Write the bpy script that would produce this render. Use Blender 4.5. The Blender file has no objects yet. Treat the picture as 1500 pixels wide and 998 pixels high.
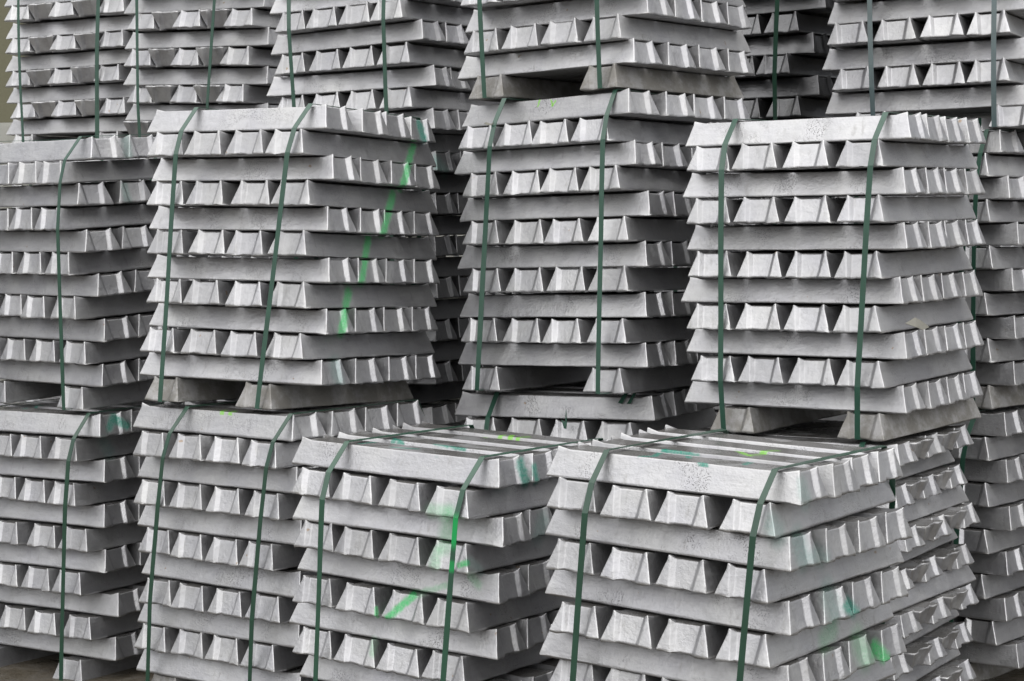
import bpy, bmesh, math, random
from mathutils import Vector, Matrix, Euler, noise

rnd = random.Random(7)
scene = bpy.context.scene
C = scene.collection

# ------------------------------------------------------------------ camera
CAM_Z = 1.40
F_PX, PITCH, ROLL = 2833.98, 0.0615654, -0.0091669
cam_data = bpy.data.cameras.new('camera')
cam = bpy.data.objects.new('camera', cam_data)
C.objects.link(cam)
right0 = Vector((1, 0, 0))
up0 = Vector((0, math.sin(PITCH), math.cos(PITCH)))
fwd = Vector((0, math.cos(PITCH), -math.sin(PITCH)))
rr = right0 * math.cos(ROLL) + up0 * math.sin(ROLL)
uu = up0 * math.cos(ROLL) - right0 * math.sin(ROLL)
m = Matrix((rr, uu, -fwd)).transposed().to_4x4()
m.translation = Vector((0, 0, CAM_Z))
cam.matrix_world = m
cam_data.sensor_width = 36
cam_data.lens = 36 * F_PX / 1500
cam_data.clip_end = 500
cam_data.dof.use_dof = True
cam_data.dof.focus_distance = 5.1
cam_data.dof.aperture_fstop = 20.0
scene.camera = cam

# ------------------------------------------------------------------ daylight: overcast sky and a wide, soft sun
SUN_EL, SUN_AZ = math.radians(66), math.radians(188)     # azimuth clockwise from +Y (north)
world = bpy.data.worlds.new('World')
scene.world = world
world.use_nodes = True
wt = world.node_tree
wt.nodes.clear()
sky = wt.nodes.new('ShaderNodeTexSky')
sky.sky_type = 'NISHITA'
sky.sun_disc = False
sky.sun_elevation = SUN_EL
sky.sun_rotation = SUN_AZ
sky.air_density = 1.0
sky.dust_density = 1.0
sky.ozone_density = 1.0
hs = wt.nodes.new('ShaderNodeHueSaturation')
hs.inputs['Saturation'].default_value = 0.12            # cloud cover greys the sky
bg = wt.nodes.new('ShaderNodeBackground')
bg.inputs['Strength'].default_value = 0.05
wo = wt.nodes.new('ShaderNodeOutputWorld')
wt.links.new(sky.outputs[0], hs.inputs['Color'])
wt.links.new(hs.outputs[0], bg.inputs['Color'])
wt.links.new(bg.outputs[0], wo.inputs['Surface'])
sun_d = bpy.data.lights.new('sun', 'SUN')
sun_d.energy = 1.5
sun_d.angle = math.radians(130)
sun_d.color = (1.0, 0.98, 0.95)
sun = bpy.data.objects.new('sun', sun_d)
C.objects.link(sun)
to_sun = Vector((math.sin(SUN_AZ) * math.cos(SUN_EL), math.cos(SUN_AZ) * math.cos(SUN_EL), math.sin(SUN_EL)))
sun.rotation_euler = (-to_sun).to_track_quat('-Z', 'Y').to_euler()
scene.view_settings.view_transform = 'Standard'
scene.view_settings.look = 'None'
scene.view_settings.exposure = 1.66
scene.view_settings.gamma = 1.0

# ------------------------------------------------------------------ measured stacks
# centre of the top (x, y, z), yaw, tilts; per level (1 = top): shift along, shift across, turn, lift, spread
MEASURED = {
    'A1': ((-1.3533, 6.9598, 0.8256, -0.5886, 0.0004, 0.0072), {2:(0.0007,-0.0011,0.0008,0.0006,0.0001), 3:(-0.0004,-0.0002,0.0002,0,0.0001), 4:(0.0048,0.0016,0.005,0.0001,0.0007), 5:(-0.0051,-0.002,0.0011,-0,0.0016), 6:(-0.0034,0.0006,-0.0153,-0.0011,-0.0034), 7:(-0.0012,-0.0007,0.0009,0.0001,0.0005), 8:(0.0097,0.0043,-0.0067,-0.0001,-0.0056), 9:(-0.0049,-0.0024,0.0057,0.0004,0.0018)}),
    'A2': ((-0.7882, 6.2486, 0.7136, -0.6854, 0.0003, 0.0462), {1:(-0.005,-0.0023,-0.0098,0.0005,0.0018), 2:(0.0094,0.0025,0.0038,0.0012,-0.0053), 3:(-0.0014,-0.0024,0.0013,0.0015,0.0019), 4:(0.0011,0.001,0.0073,-0.0007,0.0017), 5:(-0.0019,0.0003,0.004,-0.0013,-0.0002), 6:(0.0002,0.0013,-0.0185,-0.0012,-0.0051)}),
    'A3': ((-0.4002, 6.7971, 0.7961, -0.5458, 0.0034, -0.022), {1:(0.0025,0.0009,-0.0002,-0.0001,-0.0007), 2:(0.0084,-0.0045,-0.0478,0.0033,-0.0079), 3:(0.0043,-0.0052,-0.0643,0.0037,0.004), 4:(0.0044,0.0017,-0.0183,-0.0001,-0.0069), 5:(-0.0198,-0.0055,0.0907,-0.0023,0.0038), 6:(-0.0048,0.0016,-0.0009,-0.0021,-0.0014), 7:(0.003,0.0044,0.0198,-0.0034,-0.0034), 9:(0.0072,0.004,0.0176,-0.0034,-0.0031), 11:(0.0047,0.0013,0.0077,-0.0006,-0.001), 13:(0.0021,0.0007,0.0039,0.0014,-0.0006), 15:(-0.0015,0.0008,0.0008,0.0019,-0.0006), 17:(-0.0047,0.0005,-0.0027,0.0016,-0.0004), 19:(-0.0053,-0.0014,-0.0086,-0.0001,0.0011)}),
    'Ctop': ((0.2901, 5.8427, 1.2039, -0.6777, -0.0033, -0.0172), {8:(-0.0114,-0.0007,0.0205,-0.0017,0.0072), 9:(-0.0048,0.0079,0.0169,-0.0029,-0.0103), 10:(-0.0056,0,-0.0153,-0.0007,0.0013), 11:(-0.0063,-0.0062,-0.0242,0.0009,0.0111), 12:(0.0309,-0.0038,0.0042,0.0043,0.0445)}),
    'Dback': ((0.9375, 6.863, 0.7597, -0.6683, -0.0003, 0.002), {1:(0.0155,0.0014,0.0173,0.0009,-0.001), 2:(-0.0037,0.0018,0.0019,-0.0015,-0.001), 3:(-0.0057,-0.0012,-0.011,0,0.0009), 4:(-0.0158,-0.0036,-0.0235,0.0002,-0.0044), 5:(0.0074,0.0019,0.0141,-0.0003,-0.0014), 6:(0.0024,-0.0002,0.002,0.0007,0.0007)}),
    'Etop': ((1.4077, 6.2544, 1.107, -0.4698, -0.0008, -0.0188), {8:(-0.0181,-0.0044,-0.0045,0.0015,0.0034), 9:(-0.0064,0.0033,0.0033,-0.003,-0.0026), 10:(-0.0055,0.0008,-0.0292,-0.0006,-0.0101), 11:(-0.0025,0.0008,-0.0023,-0.0011,-0.0006), 12:(0.0333,0.0001,0.033,0.0031,0.0071)}),
    'Llow': ((-1.3844, 6.3711, -0.5853, -0.6011, 0.0139, -0.0073), {1:(-0.0055,0.0005,-0.0037,0.001,-0.0004), 2:(-0.011,-0.009,-0.0136,-0.0016,-0.003), 3:(0.0044,0.0018,0.0174,0,-0.0014), 4:(-0.0054,-0.0032,-0.0429,-0.0003,-0.0014), 5:(0.0027,0,-0.0106,-0.0003,-0), 6:(0.0118,-0.0025,-0.0175,-0.0018,0.0033), 7:(-0.0008,-0.0027,0.0083,-0.0006,0.0021), 8:(-0.0142,-0.0027,-0.0121,0.0006,-0.004), 9:(0.0116,0.0099,0.0412,0.0012,-0.0076), 10:(-0.0003,0.0016,0.0044,0.0003,-0.0001), 11:(0.0037,0.0078,0.0192,0.0012,-0.006)}),
    'Lmid': ((-1.3628, 6.389, 0.2852, -0.7309, 0.0494, 0.001), {1:(0.0067,0.0033,0.0155,0.0002,-0.0026), 2:(-0.0077,-0.0036,-0.0133,0.0014,-0.0021), 3:(-0.0109,-0.0052,-0.0262,0.0004,0.0042), 4:(-0.0131,-0.0075,-0.0386,-0.0008,-0.0035), 5:(-0.0044,-0.0052,-0.0253,-0.0025,0.0041), 6:(-0.0096,-0.0052,-0.0193,-0.0002,-0.0026), 7:(0.0054,0.0027,0.0141,0,-0.0021), 8:(-0.0057,0.001,-0.0031,0.0018,-0.0016), 9:(0.0103,0.005,0.0285,-0,-0.0039), 10:(0.0008,0.0033,0.0323,0.001,0.0003), 11:(0.0041,0.0016,0.0105,-0.0001,-0.0012), 12:(0.0218,0.0078,0.0373,-0.001,0.0048)}),
    'Rlow': ((1.4263, 6.2092, -0.5905, -0.7102, 0.0048, -0.0046), {1:(-0.0008,-0.0001,-0.0003,0,0.0001), 2:(0.0004,-0.0007,0.0053,-0.0004,0.0001), 3:(-0.0078,0.0004,-0.0047,0.0008,-0.0003), 4:(0.0022,-0.0012,-0.0082,-0.0006,0.0006), 5:(0.0006,-0.002,-0.005,-0.0007,0.0016), 6:(0.0027,-0.0045,-0.0068,-0.0016,0.0008), 7:(-0.0043,0.0014,0.0006,0.0007,-0.0011), 8:(-0.0126,0.0032,-0.002,0.0016,-0.0036), 9:(-0.0038,0.0001,-0.003,0.0002,-0.0001), 10:(0.0107,0.0022,0.0128,0.0001,0.003), 11:(0.011,0.0018,0.0145,-0,-0.0013)}),
    'Rmid': ((1.4792, 6.2675, 0.2586, -0.7941, -0.0058, -0.0164), {1:(-0.017,-0.0035,-0.022,-0.0003,0.0028), 2:(-0.0085,-0.0006,-0.006,-0.002,-0.0024), 3:(-0.0029,-0.0001,-0.0028,-0.0013,0.0001), 4:(-0.0032,-0.0007,-0.0038,0,-0.0009), 5:(0.0069,0.0015,0.0102,0.0006,-0.0011), 6:(-0.0001,0.0002,0.0002,0.001,-0), 7:(0.0017,0.0015,0.0057,0.0025,-0.0012), 8:(-0.0067,-0.0011,-0.0159,0.0005,-0.0019), 9:(0.0053,0.0009,0.007,-0.0003,-0.0007), 10:(-0.0054,-0.0008,-0.008,0.0004,-0.0015), 11:(0.0035,0.0012,0.0063,0.0003,-0.0009), 12:(0.0247,0.0032,0.0304,-0.0015,0.0053)}),
    'S1': ((-0.6256, 5.729, 0.3231, -0.5488, -0.0352, 0.0133), {1:(-0.008,-0.0001,0.0111,-0.0012,-0.0073), 2:(-0.0076,-0.0016,0.0042,-0.0007,0.0022), 3:(0.0037,0.0025,0.0121,0.0004,-0.007), 4:(0.0005,0.0003,0.0288,-0.0003,0.0028), 5:(-0.0039,0.0033,0.0042,0.001,-0.0228), 6:(0.0003,0.0013,0.0107,0.0016,-0.0085), 7:(0.0022,0.0041,-0.0093,0,-0.017), 8:(0.0002,-0.001,-0.0078,0.0007,0.0094), 9:(0.0016,0.004,-0.018,0.0002,-0.015), 10:(-0.0038,-0.0032,-0.0052,0.0003,0.0165), 11:(0.004,-0.0042,0.0023,-0.0007,0.0227), 12:(0.0078,-0.0035,-0.0451,-0.0014,0.0056)}),
    'S1low': ((-0.6692, 5.6403, -0.5249, -0.659, -0.0051, -0.0036), {1:(-0.0073,0.0036,-0.0215,0.0013,-0.018), 2:(0.0029,0.0012,0.0071,0.0003,0.0077), 3:(0.0027,0.0016,-0.0215,0.0002,-0.0013), 4:(-0.0012,0.0023,0.0142,0.001,0.0044), 5:(0.0018,-0.001,0.0087,-0.0005,0.0008), 6:(-0.0041,0.0038,-0.0006,0.0013,-0.0051), 7:(0.0162,-0.0008,-0.0253,-0.0018,0.0005), 8:(0.005,-0.0043,0.0191,-0.0016,-0.0108), 9:(0.0024,-0.0026,-0.0031,-0.0008,0.0021), 10:(-0.0165,0.0022,0.0025,0.0016,-0.0014), 11:(-0.0017,-0.006,0.015,-0.001,0.0046)}),
    'S2': ((-0.1413, 5.088, -0.5721, -0.6072, -0.0129, 0.0316), {1:(-0.006,-0.0018,0.0103,0.0004,0.0014), 2:(-0.0002,-0.0099,-0.0312,-0.0024,0.0215), 3:(0.0035,-0.0061,0.0358,-0.001,0.0048), 4:(-0.009,-0.0028,-0.006,0.0001,0.0049), 5:(0.0098,0.0049,-0.0067,0.0007,-0.0038), 6:(-0.0004,-0.0051,0.0037,-0.001,0.0045), 7:(-0.0046,0.0036,0.0225,0.0009,-0.0029), 8:(-0.014,0.0081,0.0048,0.0022,-0.0098), 9:(0.0231,0.0078,-0.0018,0.0001,-0.0061)}),
    'S3': ((0.272, 5.7968, 0.3532, -0.6328, -0.0163, -0.0197), {1:(0.0152,0.0075,-0.1251,0.0004,-0.0064), 2:(-0.0122,0.0007,-0.0498,-0.0016,-0.024), 3:(-0.0112,-0.0016,-0.0329,0,0.0013), 4:(0.0037,0.0009,-0.0087,0.0012,-0.0106), 5:(0.0035,-0.0008,0.0349,0.0012,0.0007), 6:(0.0042,0.0006,0.0194,-0.0004,0.0064), 7:(-0.0024,-0.0014,0.0175,0.0006,0.001), 8:(0.0037,0.0009,0.0181,0.0021,0.0063), 9:(0.0007,-0.0003,0.0123,-0.0005,0.0002), 10:(-0.0012,-0.0026,0.0134,-0.0019,0.0099), 11:(-0.0092,-0.0035,0.0428,-0.0001,0.0026), 12:(0.0087,-0.0014,0.0566,-0.0009,0.0279)}),
    'S3low': ((0.2442, 5.8432, -0.5005, -0.4833, 0.0039, -0.0112), {1:(-0.0004,0.0021,-0.0072,-0.0001,-0.0016)}),
    'S4': ((0.5089, 4.5118, -0.5302, -0.6321, -0.005, 0.0334), {1:(-0.0065,-0.0032,0.0271,-0.0009,-0.0121), 2:(-0.0087,-0.0034,0.0233,0.0004,0.0087), 3:(0.0096,-0.0058,-0.0201,0.0001,0.0138), 4:(0.0047,-0.0018,-0.0141,-0.0001,0.0105), 5:(0.004,0.0009,-0.0175,-0.0009,-0.008), 6:(0.0036,-0.0017,0.0169,-0.0012,-0.0085), 7:(0.001,-0.0025,0.0232,-0.0001,0.014), 8:(-0.0033,0.0145,-0.0276,0.0029,-0.004)}),
    'S5': ((0.9051, 5.3983, 0.2706, -0.5969, 0.0084, -0.0019), {1:(-0.0041,0.0028,0.0136,0.0023,-0.0101), 2:(-0.003,-0.0024,-0.0158,0.0037,0.0056), 3:(-0.0037,-0.001,0.0042,0.0024,0.0001), 4:(-0.0042,-0.0011,0.0101,0.0023,0.0094), 5:(-0.0021,0.0065,0.0018,0.0005,-0.0168), 6:(-0.0075,-0.0024,0.0003,-0.0019,-0.0051), 7:(-0.0125,0.0008,0.0042,-0.001,-0.0061), 8:(-0.0069,-0.0022,-0.0059,-0.0015,-0.0087), 9:(-0.0048,0.0039,-0.0126,-0.0017,-0.0171), 10:(-0.0024,-0.004,0.0084,-0.0031,-0.0083), 11:(-0.0024,0.0044,0.0006,-0.0018,-0.0223), 12:(0.0429,0.0043,-0.0176,-0.0004,0.0318)}),
    'S5low': ((0.8768, 5.3836, -0.5855, -0.5635, 0.0002, -0.0017), {1:(0.0016,-0.0029,-0.0092,-0.0016,-0.0022), 2:(-0.0227,-0.0046,0.0121,-0.0009,-0.0064), 3:(-0.0132,-0.0057,0.0101,-0.0018,-0.0044), 4:(0.0068,0.0011,-0.0042,0.0001,0.0019), 5:(0.0163,0.0056,0.0013,0.0014,0.0044), 6:(-0.012,0.0017,0.0164,0.0012,-0.0034), 7:(-0.0022,-0.0032,-0.0071,-0.001,-0.0025), 8:(0.0162,0.0047,-0.0571,0.0009,0.0043), 9:(0.0148,0.0009,-0.0151,-0.0003,0.0008), 10:(-0.008,0.0014,0.0115,0.0007,-0.0023), 11:(-0.0014,-0.003,-0.0073,-0.0008,-0.0024), 12:(-0.0106,0.0014,0.0141,0.0007,-0.003), 13:(0.0095,0.0059,0.0081,0.0012,0.0046)}),
}

# paint marks sprayed on the stacks: plane axis, two ends in the stack's own frame, radius, colour
PAINT = {
    'S1':[(0,0.315,0.178,-0.025,0.315,0.204,-0.069,0.009,'T'),(0,0.315,0.155,-0.091,0.315,0.089,-0.217,0.009,'G'),(0,0.315,0.052,-0.243,0.315,0.0,-0.352,0.01,'G'),(0,0.315,-0.066,-0.371,0.315,-0.102,-0.494,0.009,'G'),(0,0.315,-0.16,-0.526,0.315,-0.192,-0.637,0.01,'G'),(0,0.315,-0.221,-0.721,0.315,-0.197,-0.77,0.01,'t')],
    'S2':[(1,0.017,-0.315,-0.426,0.1,-0.315,-0.359,0.008,'G'),(1,0.113,-0.315,-0.355,0.209,-0.315,-0.319,0.005,'g'),(1,0.237,-0.315,-0.264,0.265,-0.315,-0.254,0.006,'G'),(1,0.208,-0.315,-0.139,0.194,-0.315,-0.222,0.014,'g'),(1,0.15,-0.315,-0.139,0.198,-0.315,-0.14,0.012,'g'),(1,0.27,-0.315,-0.25,0.303,-0.315,-0.273,0.008,'t'),(1,-0.016,-0.315,-0.404,-0.016,-0.315,-0.43,0.005,'G'),(1,-0.023,-0.315,-0.496,-0.027,-0.315,-0.525,0.007,'g'),(1,0.162,-0.315,-0.274,0.169,-0.315,-0.239,0.01,'g'),(0,0.315,-0.171,-0.021,0.315,-0.147,-0.068,0.01,'T'),(0,0.315,-0.11,-0.036,0.315,-0.099,-0.071,0.007,'T'),(0,0.315,-0.066,-0.179,0.315,-0.08,-0.212,0.012,'t'),(1,0.275,-0.315,-0.288,0.296,-0.315,-0.307,0.008,'g'),(2,-0.144,-0.238,0.0,-0.125,-0.099,0.0,0.006,'T'),(2,-0.157,-0.085,0.0,-0.074,-0.139,0.0,0.006,'T'),(2,-0.038,-0.235,0.0,0.024,-0.215,0.0,0.006,'T'),(2,0.086,-0.296,0.0,0.129,-0.278,0.0,0.006,'T'),(2,-0.0,-0.107,0.0,0.1,-0.112,0.0,0.006,'T'),(2,0.052,-0.152,0.0,0.103,-0.143,0.0,0.006,'T'),(2,0.009,0.108,0.0,0.011,0.189,0.0,0.006,'Y'),(2,0.058,0.121,0.0,0.077,0.208,0.0,0.006,'Y'),(2,0.064,0.127,0.0,0.028,0.207,0.0,0.006,'Y')],
    'S4':[(0,0.315,-0.241,-0.034,0.315,-0.213,-0.074,0.009,'t'),(0,0.315,-0.252,-0.148,0.315,-0.217,-0.201,0.012,'t'),(0,0.315,-0.163,-0.194,0.315,-0.126,-0.211,0.01,'t'),(0,0.315,-0.101,-0.291,0.315,-0.064,-0.343,0.014,'t'),(0,0.315,-0.004,-0.33,0.315,0.047,-0.362,0.01,'T'),(0,0.315,-0.371,-0.104,0.315,-0.333,-0.13,0.012,'t'),(0,0.315,0.066,-0.429,0.315,0.12,-0.483,0.014,'g'),(0,0.315,0.154,-0.46,0.315,0.216,-0.498,0.011,'G'),(0,0.315,-0.061,-0.387,0.315,-0.1,-0.399,0.012,'g'),(2,-0.083,-0.257,0.0,-0.061,-0.234,0.0,0.006,'T'),(2,-0.061,-0.234,0.0,-0.107,-0.117,0.0,0.006,'T'),(2,-0.107,-0.117,0.0,-0.017,-0.127,0.0,0.006,'T'),(2,-0.031,-0.14,0.0,0.012,-0.206,0.0,0.006,'T'),(2,0.074,-0.256,0.0,0.148,-0.301,0.0,0.006,'T'),(2,0.148,-0.301,0.0,0.213,-0.296,0.0,0.006,'T'),(2,0.16,-0.214,0.0,0.147,-0.154,0.0,0.006,'T'),(2,0.147,-0.154,0.0,0.204,-0.146,0.0,0.006,'T'),(2,0.008,-0.002,0.0,0.097,-0.077,0.0,0.006,'Y'),(2,0.044,-0.033,0.0,0.097,0.053,0.0,0.006,'Y'),(2,0.09,-0.065,0.0,0.12,-0.003,0.0,0.006,'Y')],
    'Lmid':[(0,0.315,-0.116,-0.003,0.315,-0.11,-0.063,0.007,'t'),(0,0.315,-0.132,-0.156,0.315,-0.121,-0.21,0.006,'t')],
    'Llow':[(0,0.315,-0.235,-0.043,0.315,-0.216,-0.015,0.009,'T'),(0,0.315,-0.2,-0.025,0.315,-0.16,-0.046,0.008,'T'),(0,0.315,-0.261,-0.087,0.315,-0.239,-0.123,0.01,'t'),(2,-0.104,-0.207,0.0,-0.146,-0.133,0.0,0.006,'T'),(2,-0.146,-0.133,0.0,-0.132,-0.104,0.0,0.006,'T')],
    'A3':[(0,0.315,-0.24,-0.606,0.315,-0.192,-0.641,0.01,'t')],
    'S1low':[(2,0.027,-0.3,-0.0,-0.011,-0.225,0.0,0.006,'Y'),(2,0.048,-0.287,0.0,0.03,-0.224,0.0,0.006,'Y')],
    'S3':[(1,-0.027,-0.28,-0.011,-0.035,-0.28,-0.028,0.0035,'Y'),(1,0.011,-0.28,-0.014,0.018,-0.28,-0.03,0.0035,'Y'),(1,0.018,-0.28,-0.03,0.028,-0.28,-0.017,0.0035,'Y')],
}

# ------------------------------------------------------------------ node helpers
class NT:
    def __init__(self, mat):
        mat.use_nodes = True
        self.t = mat.node_tree
        self.t.nodes.clear()
    def n(self, kind, **kw):
        o = self.t.nodes.new(kind)
        for k, v in kw.items():
            setattr(o, k, v)
        return o
    def put(self, sock, v):
        if isinstance(v, bpy.types.NodeSocket):
            self.t.links.new(v, sock)
        elif v is not None:
            sock.default_value = v
    def math(self, op, a, b=None, c=None, clamp=False):
        o = self.n('ShaderNodeMath', operation=op, use_clamp=clamp)
        for i, v in enumerate((a, b, c)):
            if v is not None:
                self.put(o.inputs[i], v)
        return o.outputs[0]
    def vmath(self, op, a, b=None, scale=None):
        o = self.n('ShaderNodeVectorMath', operation=op)
        self.put(o.inputs[0], a)
        if b is not None:
            self.put(o.inputs[1], b)
        if scale is not None:
            self.put(o.inputs['Scale'], scale)
        return o
    def smooth(self, v, lo, hi, a=0.0, b=1.0):
        o = self.n('ShaderNodeMapRange', interpolation_type='SMOOTHSTEP')
        self.put(o.inputs[0], v)
        for i, x in enumerate((lo, hi, a, b)):
            self.put(o.inputs[i + 1], x)
        return o.outputs[0]
    def noise(self, vec, scale, detail=3, rough=0.55, dist=0.0):
        o = self.n('ShaderNodeTexNoise')
        self.put(o.inputs['Vector'], vec)
        o.inputs['Scale'].default_value = scale
        o.inputs['Detail'].default_value = detail
        o.inputs['Roughness'].default_value = rough
        o.inputs['Distortion'].default_value = dist
        return o.outputs[0]
    def mix(self, f, a, b, blend='MIX'):
        o = self.n('ShaderNodeMix', data_type='RGBA', blend_type=blend)
        self.put(o.inputs[0], f)
        self.put(o.inputs[6], a)
        self.put(o.inputs[7], b)
        return o.outputs[2]

def grey(v, w=0.0):
    return (v * (1 + w), v, v * (1 - w), 1)

PAINT_COL = {'T': (0.0, 0.17, 0.12, 1), 't': (0.01, 0.16, 0.12, 1), 'G': (0.0, 0.34, 0.075, 1), 'g': (0.01, 0.32, 0.08, 1), 'Y': (0.14, 0.44, 0.0, 1)}
PAINT_AMT = {'T': 0.92, 't': 0.38, 'G': 0.85, 'g': 0.34, 'Y': 0.85}

def aluminium(name, dirt=0.0, marks=None, frame=None, spray=None, shade_toned=False):
    mat = bpy.data.materials.new(name)
    b = NT(mat)
    tc = b.n('ShaderNodeTexCoord')
    oi = b.n('ShaderNodeObjectInfo')
    off = b.vmath('SCALE', (31.7, 17.3, 23.9), scale=oi.outputs['Random']).outputs[0]
    co = b.vmath('ADD', tc.outputs['Object'], off).outputs[0]
    geo = b.n('ShaderNodeNewGeometry')
    sx = b.n('ShaderNodeSeparateXYZ'); b.put(sx.inputs[0], geo.outputs['Normal'])
    stretch = b.vmath('MULTIPLY', co, (0.35, 1.0, 1.6)).outputs[0]
    big = b.noise(co, 7, 4, 0.6)
    streak = b.noise(stretch, 46, 4, 0.6, 0.6)
    fine = b.noise(co, 150, 3, 0.6)
    # cast grey, each ingot a little different
    v = b.math('MULTIPLY_ADD', big, 0.19, 0.275)
    v = b.math('ADD', v, b.math('MULTIPLY_ADD', streak, 0.12, -0.06))
    v = b.math('ADD', v, b.math('MULTIPLY_ADD', fine, 0.06, -0.03))
    v = b.math('ADD', v, b.math('MULTIPLY_ADD', oi.outputs['Random'], 0.07, -0.035))
    col = b.n('ShaderNodeCombineColor')
    b.put(col.inputs[0], v); b.put(col.inputs[1], v); b.put(col.inputs[2], b.math('MULTIPLY', v, b.math('MULTIPLY_ADD', big, -0.12, 1.09)))
    base = col.outputs[0]
    edge = b.smooth(geo.outputs['Pointiness'], 0.512, 0.575)
    base = b.mix(b.math('MULTIPLY', edge, 0.6), base, grey(0.60))
    # gas pits gathered in patches
    vor = b.n('ShaderNodeTexVoronoi', feature='F1')
    b.put(vor.inputs['Vector'], co); vor.inputs['Scale'].default_value = 260
    patch = b.smooth(b.noise(co, 9, 2, 0.5), 0.52, 0.66)
    ox = b.n('ShaderNodeSeparateXYZ'); b.put(ox.inputs[0], tc.outputs['Object'])
    patch = b.math('MULTIPLY', patch, b.smooth(b.math('ABSOLUTE', ox.outputs[0]), 0.20, 0.29, 1.0, 0.12))
    hole = b.smooth(vor.outputs['Distance'], 0.20, 0.36, 1.0, 0.0)
    pit = b.math('MULTIPLY', hole, patch)
    base = b.mix(b.math('MULTIPLY', pit, 0.55), base, grey(0.06, .05))
    run = b.noise(b.vmath('MULTIPLY', co, (1.0, 1.0, 0.16)).outputs[0], 60, 3, 0.6)
    base = b.mix(b.smooth(run, 0.56, 0.76, 0.0, 0.38), base, (0.20, 0.195, 0.185, 1))
    oxide = b.smooth(b.noise(co, 5.5, 5, 0.7, 0.8), 0.48, 0.66)
    base = b.mix(b.math('MULTIPLY', oxide, 0.22), base, (0.46, 0.465, 0.475, 1))
    # stains and grime
    grime = b.smooth(b.noise(co, 16, 5, 0.7), 0.58 - 0.22 * dirt, 0.80 - 0.2 * dirt, 0.0, 0.30 + 0.42 * dirt)
    base = b.mix(grime, base, (0.13, 0.122, 0.105, 1) if dirt else (0.22, 0.22, 0.215, 1))
    if dirt:
        base = b.mix(0.40, base, (0.18, 0.17, 0.15, 1))
    # faint rust-brown specks
    speck = b.smooth(b.noise(co, 38, 2, 0.4), 0.765, 0.79, 0.0, 0.55)
    base = b.mix(speck, base, (0.22, 0.13, 0.05, 1))
    # rain water lying on level tops
    up = b.smooth(sx.outputs[2], 0.90, 0.97)
    wet = b.math('MULTIPLY', up, b.smooth(b.noise(co, 9, 4, 0.6), 0.30, 0.50))
    base = b.mix(b.math('MULTIPLY', wet, 0.85), base, (0.085, 0.080, 0.074, 1))
    rough = b.math('MULTIPLY_ADD', big, 0.14, 0.38 + 0.12 * dirt)
    rough = b.math('ADD', rough, b.math('MULTIPLY', fine, 0.10))
    rough = b.math('ADD', rough, b.math('MULTIPLY_ADD', oxide, 0.14, b.math('MULTIPLY_ADD', oi.outputs['Random'], -0.08, 0.02)))
    rough = b.math('MULTIPLY_ADD', wet, b.math('MULTIPLY_ADD', rough, -1.0, 0.22), rough)
    if shade_toned:
        base = b.mix(0.72, base, (0.075, 0.076, 0.078, 1))  # deep shade between the stacks put into the base colour
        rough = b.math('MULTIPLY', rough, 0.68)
    metal = b.math('MULTIPLY_ADD', wet, -0.72, 0.93 - 0.42 * dirt)
    if marks:
        pc = b.n('ShaderNodeTexCoord'); pc.object = frame
        p = pc.outputs['Object']
        jig = b.vmath('SCALE', b.vmath('SUBTRACT', b.n('ShaderNodeTexNoise').outputs['Color'], (0.5, 0.5, 0.5)).outputs[0], scale=0.010)
        nz = jig.inputs[0].links[0].from_node.inputs[0].links[0].from_node
        b.put(nz.inputs['Vector'], p); nz.inputs['Scale'].default_value = 60
        pj = b.vmath('ADD', p, jig.outputs[0]).outputs[0]
        spat = b.noise(p, 190, 4, 0.75)
        metal_s = None
        tot = None
        for ax, x0, y0, z0, x1, y1, z1, r, cc in marks:
            keep = [1, 1, 1]; keep[ax] = 0
            src = pj
            if spray is not None and ax < 2:
                # the paint flew along this direction: slide each point along it on to the plane of the mark
                sp0 = b.n('ShaderNodeSeparateXYZ'); b.put(sp0.inputs[0], pj)
                ahead = b.math('SUBTRACT', sp0.outputs[ax], (x0, y0)[ax])
                src = b.vmath('SUBTRACT', pj, b.vmath('SCALE', tuple(spray / spray[ax]), scale=ahead).outputs[0]).outputs[0]
            q = b.vmath('MULTIPLY', src, tuple(keep)).outputs[0]
            a = Vector([c * k for c, k in zip((x0, y0, z0), keep)]); e = Vector([c * k for c, k in zip((x1, y1, z1), keep)])
            d = e - a
            pa = b.vmath('SUBTRACT', q, tuple(a)).outputs[0]
            t = b.math('DIVIDE', b.vmath('DOT_PRODUCT', pa, tuple(d)).outputs['Value'], max(d.length_squared, 1e-9), clamp=True)
            near = b.vmath('SCALE', tuple(d), scale=t).outputs[0]
            dist = b.vmath('LENGTH', b.vmath('SUBTRACT', pa, near).outputs[0]).outputs['Value']
            r = r * (1.6 if ax == 2 else 1.5 if ax == 0 else 1.0)
            soft = 0.35 if ax == 2 or cc == 'Y' else (1.9 if cc in 'tg' else 1.1)
            msk = b.smooth(dist, r * 0.45, r * (0.75 + soft), 1.0, 0.0)
            sp = b.n('ShaderNodeSeparateXYZ'); b.put(sp.inputs[0], p)
            if ax == 0:
                g = b.math('GREATER_THAN', sp.outputs[0], 0.25)
            elif ax == 1:
                g = b.math('LESS_THAN', sp.outputs[1], -0.24)
            else:
                g = b.math('GREATER_THAN', sp.outputs[2], z0 - 0.014)
            msk = b.math('MULTIPLY', msk, g)
            msk = b.math('MULTIPLY', msk, b.smooth(spat, 0.34, 0.62, PAINT_AMT[cc] * 0.6, PAINT_AMT[cc]))
            base = b.mix(msk, base, PAINT_COL[cc])
            tot = msk if tot is None else b.math('MAXIMUM', tot, msk)
        metal = b.math('MULTIPLY', metal, b.math('SUBTRACT', 1.0, tot))
    bs = b.n('ShaderNodeBsdfPrincipled')
    b.put(bs.inputs['Base Color'], base)
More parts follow.
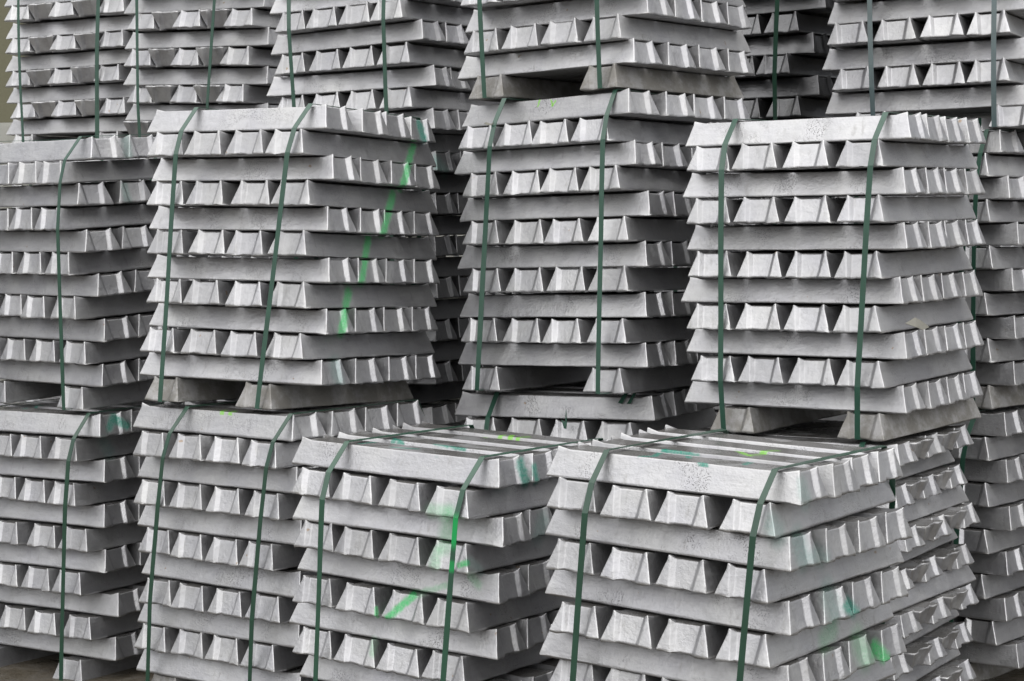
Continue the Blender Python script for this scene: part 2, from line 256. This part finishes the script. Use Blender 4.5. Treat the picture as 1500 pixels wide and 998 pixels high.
    b.put(bs.inputs['Roughness'], rough)
    b.put(bs.inputs['Metallic'], metal)
    mid = b.noise(co, 70, 4, 0.65)
    h = b.math('ADD', b.math('MULTIPLY', fine, 0.75), b.math('MULTIPLY', streak, 0.8))
    h = b.math('ADD', h, b.math('MULTIPLY', mid, 0.9))
    h = b.math('ADD', h, b.math('MULTIPLY', pit, -1.6))
    h = b.math('ADD', h, b.math('MULTIPLY', big, 1.2))
    h = b.math('MULTIPLY', h, b.math('MULTIPLY_ADD', wet, -0.8, 1.0))
    bp = b.n('ShaderNodeBump')
    bp.inputs['Strength'].default_value = 0.62
    bp.inputs['Distance'].default_value = 0.0016
    b.put(bp.inputs['Height'], h)
    b.put(bs.inputs['Normal'], bp.outputs[0])
    out = b.n('ShaderNodeOutputMaterial')
    b.put(out.inputs[0], bs.outputs[0])
    return mat

def strap_material(name, c, patch=None):
    mat = bpy.data.materials.new(name)
    b = NT(mat)
    tc = b.n('ShaderNodeTexCoord')
    nz = b.noise(tc.outputs['Object'], 30, 3)
    base = b.mix(nz, (c[0] * .75, c[1] * .75, c[2] * .75, 1), (c[0] * 1.25, c[1] * 1.25, c[2] * 1.25, 1))
    if patch:
        sp = b.n('ShaderNodeSeparateXYZ'); b.put(sp.inputs[0], tc.outputs['Object'])
        for z0, half, amt in patch:
            f = b.smooth(b.math('ABSOLUTE', b.math('SUBTRACT', sp.outputs[2], z0)), half * .4, half, amt, 0.0)
            f = b.math('MULTIPLY', f, b.math('MULTIPLY', b.math('GREATER_THAN', sp.outputs[0], 0.0), b.math('LESS_THAN', sp.outputs[1], -0.2)))
            base = b.mix(f, base, (0.0, 0.34, 0.075, 1))
    bs = b.n('ShaderNodeBsdfPrincipled')
    b.put(bs.inputs['Base Color'], base)
    bs.inputs['Roughness'].default_value = 0.30
    bs.inputs['Specular IOR Level'].default_value = 0.6
    bp = b.n('ShaderNodeBump'); bp.inputs['Strength'].default_value = 0.3; bp.inputs['Distance'].default_value = 0.0004
    b.put(bp.inputs['Height'], b.noise(tc.outputs['Object'], 700, 1))
    b.put(bs.inputs['Normal'], bp.outputs[0])
    out = b.n('ShaderNodeOutputMaterial'); b.put(out.inputs[0], bs.outputs[0])
    return mat

M_ALU = aluminium('cast_aluminium')
M_DIRTY = aluminium('cast_aluminium_grimy', dirt=1.0)
M_SHADE_TONED = aluminium('cast_aluminium_shade_toned', shade_toned=True)  # same metal with shade darkened into it, for the two deep-set stacks
M_STRAP = strap_material('green_polyester_strap', (0.020, 0.062, 0.042))
M_STRAP_SPRAYED = strap_material('sprayed_green_strap', (0.018, 0.062, 0.038), patch=((0.672, 0.055, .75), (0.585, 0.02, .55)))
M_STRAP_TEAL = strap_material('grey_green_polyester_strap', (0.050, 0.078, 0.082))
M_STRAP_DARK = strap_material('dark_green_polyester_strap', (0.012, 0.045, 0.027))

# ------------------------------------------------------------------ helpers
def link(name, mesh, mat=None, parent=None):
    o = bpy.data.objects.new(name, mesh)
    C.objects.link(o)
    if mat is not None and mesh is not None and not mesh.materials:
        mesh.materials.append(mat)
    if parent is not None:
        o.parent = parent
    return o

def tag(o, label=None, category=None, group=None, kind=None):
    for k, v in (('label', label), ('category', category), ('group', group), ('kind', kind)):
        if v:
            o[k] = v
    return o

def area_normals(me):
    n = [Vector() for _ in me.vertices]
    for p in me.polygons:
        w = p.normal * p.area
        for v in p.vertices:
            n[v] += w
    me.shade_smooth()
    me.normals_split_custom_set_from_vertices([x.normalized() if x.length > 0 else Vector((0, 0, 1)) for x in n])

# ------------------------------------------------------------------ one cast ingot (length on X, narrow side up)
L, W, H, SPAN = 0.66, 0.138, 0.0695, 0.5748
PITCH_V = 0.0705
def make_ingot(seed):
    r = random.Random(seed)
    def half_len(z):
        return (L / 2) - 0.020 * z / H
    def half_wid(z):
        return W / 2 - 0.0245 * z / H
    levels = (0.0, 0.0045, 0.022, 0.045, 0.0605, H - 0.0045)
    side_n = 7
    rows = []
    bm = bmesh.new()
    ear = [r.uniform(.8, 1.2) for _ in range(4)]
    recess = [r.uniform(.0085, .0125) for _ in range(2)]
    for li, z in enumerate(levels):
        lh, wh = half_len(z), half_wid(z)
        if li == 0:
            lh -= 0.003; wh -= 0.003
        ring = []
        for e in (0, 1):
            sg = 1 if e else -1
            c2 = 0.0215 + 0.0085 * z / H
            c1 = c2 + 0.0105
            top = min(wh - 0.0035, c1 + 0.004 - 0.004 * z / H)
            c1 = min(c1, wh - 0.0038)
            c2 = min(c2, c1 - 0.0085)
            d = recess[e] * (0.75 if li < 2 else 1)
            mid = (wh + c1) / 2
            pts = [(lh, -wh), (lh, -mid), (lh, -c1), (lh - d, -c2), (lh - d * 1.04, -c2 * .35), (lh - d * 1.04, c2 * .35), (lh - d, c2), (lh, c1), (lh, mid), (lh, wh)]
            for k, (x, y) in enumerate(pts):
                zz = z
                if li == len(levels) - 1:
                    q = {0: 1, 1: .95, 2: .75, 7: .75, 8: .95, 9: 1}.get(k, 0)
                    zz = z + 0.0078 * q * ear[e * 2 + (k > 4)]
                    if q == 0:
                        zz -= 0.0008
                if li == 0:
                    zz += r.uniform(-0.0026, 0.0014); x += r.uniform(-0.0024, 0.002)
                elif li == 1:
                    x += r.uniform(-0.0012, 0.0012); zz += r.uniform(-.001, .001)
                ring.append((x * sg, y * sg, zz))
            # long side from this end to the other
            for s in range(side_n):
                t = (s + 1) / (side_n + 1)
                if s == 0: t = 0.055
                if s == side_n - 1: t = 0.945
                zz = z; w2 = wh
                if li == 0:
                    zz += r.uniform(-0.0016, 0.0010); w2 += r.uniform(-.0015, .0015)
                elif li == 1:
                    w2 += r.uniform(-.001, .001)
                else:
                    w2 -= 0.0012 * math.sin(math.pi * t)
                ring.append((lh * sg * (1 - 2 * t), w2 * sg, zz))
        rows.append([bm.verts.new(c) for c in ring])
    n = len(rows[0])
    for a, b in zip(rows, rows[1:]):
        for i in range(n):
            j = (i + 1) % n
            bm.faces.new((a[i], a[j], b[j], b[i]))
    # underside and top: strips across between the two long sides
    def cap(ring, flip):
        E = 10
        A = ring[E:E + side_n]                         # +side running from -x.. (after end 0)
        B = ring[2 * E + side_n:2 * E + 2 * side_n][::-1]
        fs = []
        for i in range(side_n - 1):
            fs.append((A[i], A[i + 1], B[i + 1], B[i]))
        end0, end1 = ring[0:E], ring[E + side_n:2 * E + side_n]
        for end, p, q in ((end0, B[0], A[0]), (end1, A[-1], B[-1])):
            # end runs from one long side to the other; p is beside end[0], q beside end[-1]
            m0, m1 = end[4], end[5]
            for k in range(4):
                fs.append((p, end[k], end[k + 1]))
            fs.append((p, m0, m1, q))
            for k in range(5, 9):
                fs.append((q, end[k], end[k + 1]))
        for f in fs:
            try:
                bm.faces.new(f)
            except ValueError:
                pass
    cap(rows[-1], False)
    cap(rows[0], True)
    bmesh.ops.recalc_face_normals(bm, faces=bm.faces)
    sharp = [e for e in bm.edges if len(e.link_faces) == 2 and e.calc_face_angle(0) > math.radians(24) and min(v.co.z for v in e.verts) > 0.003]
    bmesh.ops.bevel(bm, geom=sharp, offset=r.uniform(.0024, .0034), segments=2, profile=0.6, affect='EDGES', clamp_overlap=True)
    so = Vector((seed * 3.1, seed * 1.7, seed * 0.9))
    for v in bm.verts:
        d = noise.noise_vector(v.co * 14 + so) * 0.0009 + noise.noise_vector(v.co * 55 + so) * 0.0005
        v.co += d
    bm.normal_update()
    me = bpy.data.meshes.new('ingot')
    bm.to_mesh(me); bm.free()
    me.materials.append(M_ALU)
    area_normals(me)
    return me

INGOTS = [make_ingot(s) for s in range(1, 9)]

# ------------------------------------------------------------------ straps
def hull(pts):
    pts = sorted(set(pts))
    def half(ps):
        h = []
        for p in ps:
            while len(h) > 1 and (h[-1][0] - h[-2][0]) * (p[1] - h[-2][1]) - (h[-1][1] - h[-2][1]) * (p[0] - h[-2][0]) <= 1e-12:
                h.pop()
            h.append(p)
        return h
    a, b = half(pts), half(pts[::-1])
    return a[:-1] + b[:-1]

def strap_mesh(loop, u_at, width, seed):
    # loop: closed polyline in (across, height); u_at(height) gives the place along the stack
    r = random.Random(seed)
    pts = []
    n = len(loop)
    for i in range(n):
        a, b = Vector(loop[i]), Vector(loop[(i + 1) % n])
        k = max(1, int((b - a).length / 0.03))
        for s in range(k):
            pts.append(a.lerp(b, s / k))
    n = len(pts)
    cen = sum(pts, Vector((0, 0))) / n
    bm = bmesh.new()
    rings = []
    for i in range(n):
        t = (pts[(i + 1) % n] - pts[i - 1]).normalized()
        out = Vector((t.y, -t.x))
        if out.dot(pts[i] - cen) < 0:
            out = -out
        u = u_at(pts[i].y) + 0.0012 * noise.noise(Vector((seed * 7.7, pts[i].x * 5, pts[i].y * 5)))
        tw = 0.0016 * noise.noise(Vector((seed * 3.3, pts[i].x * 4, pts[i].y * 4)))
        ring = []
        for du, dn in ((-.5, .0008 + tw), (.5, .0008 - tw), (.5, .0022 - tw), (-.5, .0022 + tw)):
            q = pts[i] + out * dn
            ring.append(bm.verts.new((u + du * width, q.x, q.y)))
        rings.append(ring)
    for i in range(n):
        a, b = rings[i], rings[(i + 1) % n]
        for k in range(4):
            bm.faces.new((a[k], a[(k + 1) % 4], b[(k + 1) % 4], b[k]))
    bmesh.ops.recalc_face_normals(bm, faces=bm.faces)
    me = bpy.data.meshes.new('strap')
    bm.to_mesh(me); bm.free()
    return me

# ------------------------------------------------------------------ one strapped bundle of ingots
GROUP = 'strapped bundles of aluminium ingots in the yard'
BASES = []
def bundle(label, pose, layers, levels, first=1, pitch=PITCH_V, scale=(1, 1), interlock=False, straps=None, strap_mat=None,
           feet=(0.0, 0.365), feet_invert=False, dirty=False, marks=None, seed=0, jitter=1.0, grimy=(), shade_toned=False):
    """levels: how many layers down to and with the two ingots it stands on; first: number of the top layer in the measured table."""
    r = random.Random(seed * 91 + 5)
    x, y, z, yaw, tx, ty = pose
    rot = Matrix.Rotation(yaw, 3, 'Z') @ Matrix.Rotation(tx, 3, 'X') @ Matrix.Rotation(ty, 3, 'Y')
    height = levels * pitch
    top_w = -(first - 1) * pitch              # height of this bundle's top over the measured origin
    base_w = top_w - height
    root = bpy.data.objects.new('ingot_bundle', None)
    root.empty_display_size = 0.1
    C.objects.link(root)
    org = Vector((x, y, z + CAM_Z))
    root.matrix_world = Matrix.Translation(org + rot @ Vector((0, 0, base_w))) @ rot.to_4x4()
    tag(root, label, 'ingot bundle', GROUP)
    BASES.append(root.matrix_world.translation.copy())
    alu = M_SHADE_TONED if shade_toned else M_ALU
    if marks:
        fr = root                              # marks were measured from the measured origin: shift them to the base
        mk = [(a, x0, y0, z0 - base_w, x1, y1, z1 - base_w, rr_, c) for a, x0, y0, z0, x1, y1, z1, rr_, c in marks]
        alu = aluminium('cast_aluminium_sprayed', marks=mk, frame=root, shade_toned=shade_toned, spray=rot.transposed() @ (org - Vector((0, 0, CAM_Z))).normalized())
    sl, sw = scale
    length, width = L * sl, W * sw
    zs = (pitch - 0.0008) / H / 1.012
    prof = []                                  # outline points (across, height) for the straps
    for k in range(levels):
        lev = first + k
        along = (levels - 1 - k) % 2 == 1      # the standing ingots run front to back, the layer over them along, and so on
        foot = k == levels - 1
        du, dv, dy, dw, ds = layers.get(lev, None) or (r.gauss(0, .005) * jitter, r.gauss(0, .005) * jitter, r.gauss(0, .008) * jitter, 0, 0)
        w0 = height - (k + 1) * pitch + dw
        span = SPAN * sl + (ds if lev in layers else 0)
        cells = []                             # (offset across the layer, upside down, lift)
        if foot:
            g0 = -span / 2 + width / 2
            cells = [(g0 + feet[0] * sl, feet_invert), (g0 + feet[1] * sl, feet_invert)]
        elif interlock:
            ws = width * 0.98
            p = (span - ws) / 2
            for i in range(3):
                cells.append((-span / 2 + ws / 2 + i * p, False))
                if i < 2:
                    cells.append((-span / 2 + ws / 2 + (i + .5) * p, True))
        else:
            p = (span - width) / 3
            cells = [(-span / 2 + width / 2 + i * p, False) for i in range(4)]
        cd, sd = math.cos(dy), math.sin(dy)
        reach = [0.0, 0.0]
        for ci, (c, inv) in enumerate(cells):
            c += r.gauss(0, .0022) * jitter if not foot else 0
            a = r.gauss(0, .0045) * jitter     # slip along its own length
            if along:
                px, py, ang = a, c, 0.0
            else:
                px, py, ang = c, a, math.pi / 2
            qx, qy = px * cd - py * sd + du, px * sd + py * cd + dv
            if along:
                ex = width / 2 + abs(math.sin(dy)) * length / 2 * 0.7
            else:
                ex = length / 2 + abs(math.sin(dy)) * width / 2
            reach[0] = min(reach[0], qy - ex - .002); reach[1] = max(reach[1], qy + ex + .002)
            o = bpy.data.objects.new('foot_ingot' if foot else 'ingot', r.choice(INGOTS))
            C.objects.link(o)
            o.parent = root
            ang += dy + r.gauss(0, .006) * jitter + (math.pi if r.random() < .5 else 0)
            if inv:
                o.rotation_euler = (math.pi, 0, ang)
                o.location = (qx, qy, w0 + pitch - 0.003 + r.gauss(0, .0012))
            else:
                o.rotation_euler = (r.gauss(0, .004), r.gauss(0, .002), ang)
                o.location = (qx, qy, w0)
            o.scale = (sl * r.uniform(.990, 1.006), sw * r.uniform(.980, 1.008), zs)
            use = M_DIRTY if (foot and dirty) or lev in grimy else alu
            if use is not M_ALU:
                o.material_slots[0].link = 'OBJECT'
                o.material_slots[0].material = use
        hb = (span / 2) if along else length / 2
        inset = 0.0235 * sw if along else 0.018 * sl
        prof += [(reach[0], w0 + .003), (reach[1], w0 + .003), (reach[0] + inset, w0 + pitch), (reach[1] - inset, w0 + pitch)]
    if straps:
        loop = hull([(round(a, 4), round(b, 4)) for a, b in prof])
        for si, (u0, u1) in enumerate(straps):
            me = strap_mesh(loop, lambda hh, u0=u0, u1=u1: u1 + (u0 - u1) * hh / height, 0.0155, seed * 4 + si)
            link('strap', me, strap_mat or M_STRAP, root)
    return root

def at(name, dz=0.0, grow=1.0):
    s = MEASURED[name][0]
    return (s[0] * grow, s[1] * grow, s[2] * grow + dz, s[3], s[4], s[5])

def feet_of(shift):
    return shift

FIT = {k: v[1] for k, v in MEASURED.items()}
P = PAINT
# front and middle rows
bundle('large nearest ingot bundle at front right, wet top scribbled in teal and yellow-green', at('S4'), FIT['S4'], 12, straps=[(-.166, -.215), (.267, .210)], marks=P['S4'], seed=1, strap_mat=M_STRAP_DARK, dirty=True)
bundle('low bundle in the front middle with bright green spray on its ingot ends and strap', at('S2'), FIT['S2'], 12, straps=[(-.158, -.205), (.270, .190)], marks=P['S2'], seed=2, strap_mat=M_STRAP_SPRAYED, dirty=True)
bundle('bundle with a dashed diagonal line of green spray down its right side', at('S1'), FIT['S1'], 12, straps=[(-.160, -.209), (.250, .145)], marks=P['S1'], seed=3, dirty=True, feet=(0.005, .352))
bundle('strapped bundle directly beneath the one with the dashed green spray line', at('S1low'), FIT['S1low'], 12, straps=[(-.131, -.255), (.280, .160)], marks=P['S1low'], seed=4, strap_mat=M_STRAP_DARK, dirty=True)
bundle('bright unpainted bundle at right with a beige metal flake stuck in its right side', at('S5'), FIT['S5'], 12, straps=[(-.175, -.187), (.261, .205)], seed=5, dirty=True, feet=(0.03, .41), strap_mat=M_STRAP)
bundle('bundle of thin interlocked ingots beneath the bundle holding the metal flake', at('S5low'), FIT['S5low'], 14, pitch=0.0563, interlock=True, straps=[(-.19, -.2), (.22, .2)], seed=6, dirty=True)
bundle('middle column bundle with two small yellow-green paint marks on its top ingot', at('S3'), FIT['S3'], 12, straps=[(-.149, -.212), (.236, .211)], marks=P['S3'], seed=7, feet=(0.0, .41))
bundle('lowest bundle of the middle column with green strap scraps on its top ingot', at('S3low'), FIT['S3low'], 12, straps=[(-.185, -.21)], seed=8)
bundle('topmost bundle of the middle column, standing on brown grimy ingots', at('Ctop'), FIT['Ctop'], 12, straps=[(-.215, -.210), (.216, .208)], seed=9, dirty=True, feet=(0.0, .41))
# left column
bundle('upper bundle of the left edge column, above the one with teal paint blobs', at('Lmid'), FIT['Lmid'], 12, straps=[(-.2, -.2), (.285, .212)], marks=P['Lmid'], seed=10, feet=(-.0, .40), dirty=False)
bundle('lowest bundle of the left edge column with two teal paint blobs on an ingot end', at('Llow'), FIT['Llow'], 12, straps=[(-.2, -.2), (.262, .163)], marks=P['Llow'], seed=11, strap_mat=M_STRAP_DARK, feet=(0.0, .39))
# right column
bundle('bundle in the top right corner with two grey-green straps', at('Etop'), FIT['Etop'], 12, straps=[(-.170, -.160), (.224, .211)], seed=12, strap_mat=M_STRAP_TEAL, dirty=False, feet=(0.0, .43))
bundle('middle bundle of the right edge column, standing on a brown grimy ingot', at('Rmid'), FIT['Rmid'], 12, straps=[(-.2, -.2), (.24, .22)], seed=13, strap_mat=M_STRAP, dirty=True, feet=(0.0, .40))
bundle('lowest bundle of the right edge column, grey and unpainted, beside the interlocked thin ingots', at('Rlow'), FIT['Rlow'], 12, straps=[(-.2, -.2), (.212, .15)], seed=14, strap_mat=M_STRAP, dirty=True)
# back row, tops
AG = 1.25
bundle('interlocked bundle at the back left, beside the olive wall, with a doubled strap', at('A1', 0, AG), {k: tuple(c * AG for c in v) for k, v in FIT['A1'].items()}, 12, first=-1, scale=(AG, 1.17), interlock=True, straps=[(-.265, -.239), (.234, .208), (.240, .216)], seed=15, feet=(0.0, .42))
bundle('interlocked pitted bundle at the back, right of the one with the doubled strap', at('A2', 0, AG), {k: tuple(c * AG for c in v) for k, v in FIT['A2'].items()}, 12, first=-3, scale=(AG, 1.17), interlock=True, straps=[(-.271, -.250), (.215, .140)], seed=16, feet=(0.0, .42), feet_invert=True)
bundle('back bundle of upright ingots rising behind the dashed green spray line, two green straps', at('A3'), FIT['A3'], 12, first=-3, straps=[(-.195, -.185), (.208, .190)], seed=17)
pa = at('A3')
bundle('shade-toned dark bundle in the narrow gap between the spray-lined bundle and middle column', pa, FIT['A3'], 12, first=9, straps=[(-.195, -.2), (.2, .2)], marks=P['A3'], seed=18, shade_toned=True)
bundle('shade-toned dark bundle at the back between the topmost middle bundle and top right bundle', at('Dback'), FIT['Dback'], 12, first=-3, straps=[(-.2, -.2), (.221, .196)], seed=19, strap_mat=M_STRAP_DARK, shade_toned=True)
#@HIDDEN
def support(where, pose, top_w, seed, scale=(1, 1), interlock=False, n=2):
    x, y, z, yaw, tx, ty = pose
    zt = z + top_w
    ground = -1.385
    pitch = (zt - ground) / (12 * n)
    for i in range(n):
        tier = {1: ('lowest',), 2: ('upper', 'lower'), 3: ('top', 'middle', 'bottom')}[n][i]
        bundle('%s ingot bundle out of sight %s' % (tier, where), (x, y, zt - i * 12 * pitch, yaw, 0, 0), {}, 12, pitch=pitch, scale=scale,
               interlock=interlock, straps=[(-.2, -.2), (.2, .2)], seed=seed + i, jitter=.6)
support('under the stack by the wall', at('A1', 0, AG), -10 * PITCH_V, 30, (AG, 1.17), True)
support('under the pitted interlocked stack at the back', at('A2', 0, AG), -8 * PITCH_V, 32, (AG, 1.17), True)
support('at the foot of the dark gap stack', at('A3'), -20 * PITCH_V, 34, n=1)
support('under the dark stack beside the top right bundle', at('Dback'), -8 * PITCH_V, 36)
for i, (wh_, sx_, sy_, ya, top, k) in enumerate((('behind the middle column', 0.28, 7.25, -.6, 1.16, 3), ('behind the right edge column', 1.75, 7.45, -.65, 1.16, 3), ('beyond the right edge of the photo', 2.32, 6.05, -.7, 0.31, 2), ('beyond the left edge of the photo', -2.45, 6.75, -.65, 0.31, 2))):
    support(wh_, (sx_, sy_, top, ya, 0, 0), 0, 40 + 4 * i, n=k)

# ------------------------------------------------------------------ ground, wall
def ground_material():
    mat = bpy.data.materials.new('wet_yard_ground')
    b = NT(mat)
    tc = b.n('ShaderNodeTexCoord')
    co = tc.outputs['Object']
    n1 = b.noise(co, 1.3, 5, 0.6); n2 = b.noise(co, 14, 5, 0.65); n3 = b.noise(co, 90, 3, 0.6)
    base = b.mix(n1, (0.045, 0.038, 0.028, 1), (0.10, 0.085, 0.062, 1))
    base = b.mix(b.smooth(n2, 0.45, 0.7), base, (0.07, 0.062, 0.050, 1))
    base = b.mix(b.smooth(n3, 0.62, 0.75, 0, .6), base, (0.16, 0.14, 0.11, 1))
    bs = b.n('ShaderNodeBsdfPrincipled')
    b.put(bs.inputs['Base Color'], base)
    b.put(bs.inputs['Roughness'], b.smooth(n2, 0.35, 0.65, 0.25, 0.8))
    bp = b.n('ShaderNodeBump'); bp.inputs['Strength'].default_value = 0.62; bp.inputs['Distance'].default_value = 0.012
    b.put(bp.inputs['Height'], b.math('ADD', n2, b.math('MULTIPLY', n3, 0.4)))
    b.put(bs.inputs['Normal'], bp.outputs[0])
    out = b.n('ShaderNodeOutputMaterial'); b.put(out.inputs[0], bs.outputs[0])
    return mat

low = [p for p in BASES if p.z < 0.25]
def ground_z(x, y):
    num = den = 0.0
    for p in low:
        d2 = (p.x - x) ** 2 + (p.y - y) ** 2
        w = 1 / (d2 * d2 + 0.01)
        num += w * p.z; den += w
    far = 0.02
    num += far * 0.02; den += far
    return num / den - 0.004
xs = [-150, -60, -25, -12] + [-6 + 0.25 * i for i in range(49)] + [12, 25, 60, 150]
ys = [-150, -60, -20, -6, -2] + [0.25 * i for i in range(45)] + [14, 20, 40, 90, 200]
bm = bmesh.new()
grid = [[bm.verts.new((x, y, ground_z(x, y) + 0.006 * noise.noise(Vector((x * 2, y * 2, 0))))) for x in xs] for y in ys]
for a, b_ in zip(grid, grid[1:]):
    for i in range(len(xs) - 1):
        bm.faces.new((a[i], a[i + 1], b_[i + 1], b_[i]))
me = bpy.data.meshes.new('ground'); bm.to_mesh(me); bm.free(); me.shade_smooth()
tag(link('ground', me, ground_material()), kind='structure')

def concrete(name, c):
    mat = bpy.data.materials.new(name)
    b = NT(mat)
    tc = b.n('ShaderNodeTexCoord'); co = tc.outputs['Object']
    n1 = b.noise(co, 0.9, 5, 0.65); n2 = b.noise(b.vmath('MULTIPLY', co, (1, 1, .25)).outputs[0], 7, 5, 0.6); n3 = b.noise(co, 60, 3)
    base = b.mix(n1, (c[0] * .8, c[1] * .8, c[2] * .75, 1), (c[0] * 1.15, c[1] * 1.15, c[2] * 1.1, 1))
    base = b.mix(b.smooth(n2, .5, .8, 0, .4), base, (c[0] * .5, c[1] * .5, c[2] * .42, 1))
    bs = b.n('ShaderNodeBsdfPrincipled'); b.put(bs.inputs['Base Color'], base); bs.inputs['Roughness'].default_value = .85
    bp = b.n('ShaderNodeBump'); bp.inputs['Strength'].default_value = .4; bp.inputs['Distance'].default_value = .004
    b.put(bp.inputs['Height'], b.math('ADD', n3, n2)); b.put(bs.inputs['Normal'], bp.outputs[0])
    out = b.n('ShaderNodeOutputMaterial'); b.put(out.inputs[0], bs.outputs[0])
    return mat
M_WALL = concrete('olive_render', (0.105, 0.100, 0.066))
M_LEDGE = concrete('pale_ledge', (0.27, 0.27, 0.26))

def box_mesh(name, lo, hi, bev=0.01):
    bm = bmesh.new()
    bmesh.ops.create_cube(bm, size=1)
    for v in bm.verts:
        v.co = Vector([a + (b2 - a) * (c + .5) for a, b2, c in zip(lo, hi, v.co)])
    bmesh.ops.bevel(bm, geom=bm.edges, offset=bev, segments=2, affect='EDGES')
    me = bpy.data.meshes.new(name); bm.to_mesh(me); bm.free()
    return me

wall = bpy.data.objects.new('rendered_wall', None); C.objects.link(wall)
wall.location = (0, 12.6, 0)
tag(wall, 'olive beige rendered wall far behind the stacks, seen at the left edge', 'wall')
for i in range(8):
    link('wall_panel', box_mesh('wall_panel', (-10 + 2.5 * i + .012, 0, -.3), (-7.5 + 2.5 * i - .012, .22, 3.6), .012), M_WALL, wall)
link('wall_base', box_mesh('wall_base', (-10, -.35, -.3), (10, -.002, 2.05), .02), M_LEDGE, wall)

# ------------------------------------------------------------------ small loose things
def loose(name, label, cat, root_pose, verts, thick, mat):
    x, y, z, yaw, tx, ty = root_pose
    rot = Matrix.Rotation(yaw, 3, 'Z') @ Matrix.Rotation(tx, 3, 'X') @ Matrix.Rotation(ty, 3, 'Y')
    pts = [Vector((x, y, z + CAM_Z)) + rot @ Vector(v) for v in verts]
    cen = sum(pts, Vector()) / len(pts)
    nrm = (pts[1] - pts[0]).cross(pts[-1] - pts[0]).normalized() * thick
    bm = bmesh.new()
    a = [bm.verts.new(p - cen) for p in pts]; c = [bm.verts.new(p - cen + nrm) for p in pts]
    n = len(a)
    bm.faces.new(a[::-1]); bm.faces.new(c)
    for i in range(n):
        bm.faces.new((a[i], a[(i + 1) % n], c[(i + 1) % n], c[i]))
    bmesh.ops.recalc_face_normals(bm, faces=bm.faces)
    bmesh.ops.triangulate(bm, faces=bm.faces)
    me = bpy.data.meshes.new(name); bm.to_mesh(me); bm.free()
    o = link(name, me, mat); o.location = cen
    return tag(o, label, cat)

m_flake = concrete('dull_tin', (0.20, 0.195, 0.18))
loose('metal_flake', 'bent beige metal flake caught between ingot layers on the bright right-hand bundle', 'scrap', at('S5'),
      [(.322, -.285, -.541), (.336, -.252, -.527), (.342, -.222, -.538), (.348, -.185, -.556), (.346, -.225, -.5615), (.342, -.255, -.553)], .002, m_flake)
sc = at('S3low')
loose('strap_scrap', 'left one of two green strap scraps hanging over the top ingot under the middle column', 'strap scrap', sc,
      [(.222, -.262, .006), (.234, -.262, .007), (.224, -.283, -.022), (.211, -.281, -.020)], .0015, M_STRAP)
loose('strap_scrap', 'right one of two green strap scraps hanging over the top ingot under the middle column', 'strap scrap', sc,
      [(.250, -.262, .006), (.259, -.262, .007), (.250, -.282, -.021), (.239, -.281, -.022)], .0015, M_STRAP)
loose('strap_tail', 'torn green strap tail sticking up behind the front middle bundle', 'strap scrap', sc,
      [(.0725, -.338, -.040), (.0740, -.338, -.040), (.0755, -.338, -.075), (.073, -.338, -.094), (.066, -.339, -.092), (.058, -.338, -.068), (.070, -.338, -.074)], .0015, M_STRAP)
loose('strap_splinter', 'small beige splinter caught under the left strap of the middle column bundle', 'splinter', at('S3'),
      [(-.186, -.337, -.0715), (-.174, -.340, -.0685), (-.158, -.338, -.0745), (-.150, -.337, -.0705), (-.158, -.338, -.0785), (-.172, -.341, -.0765)], .003, m_flake)
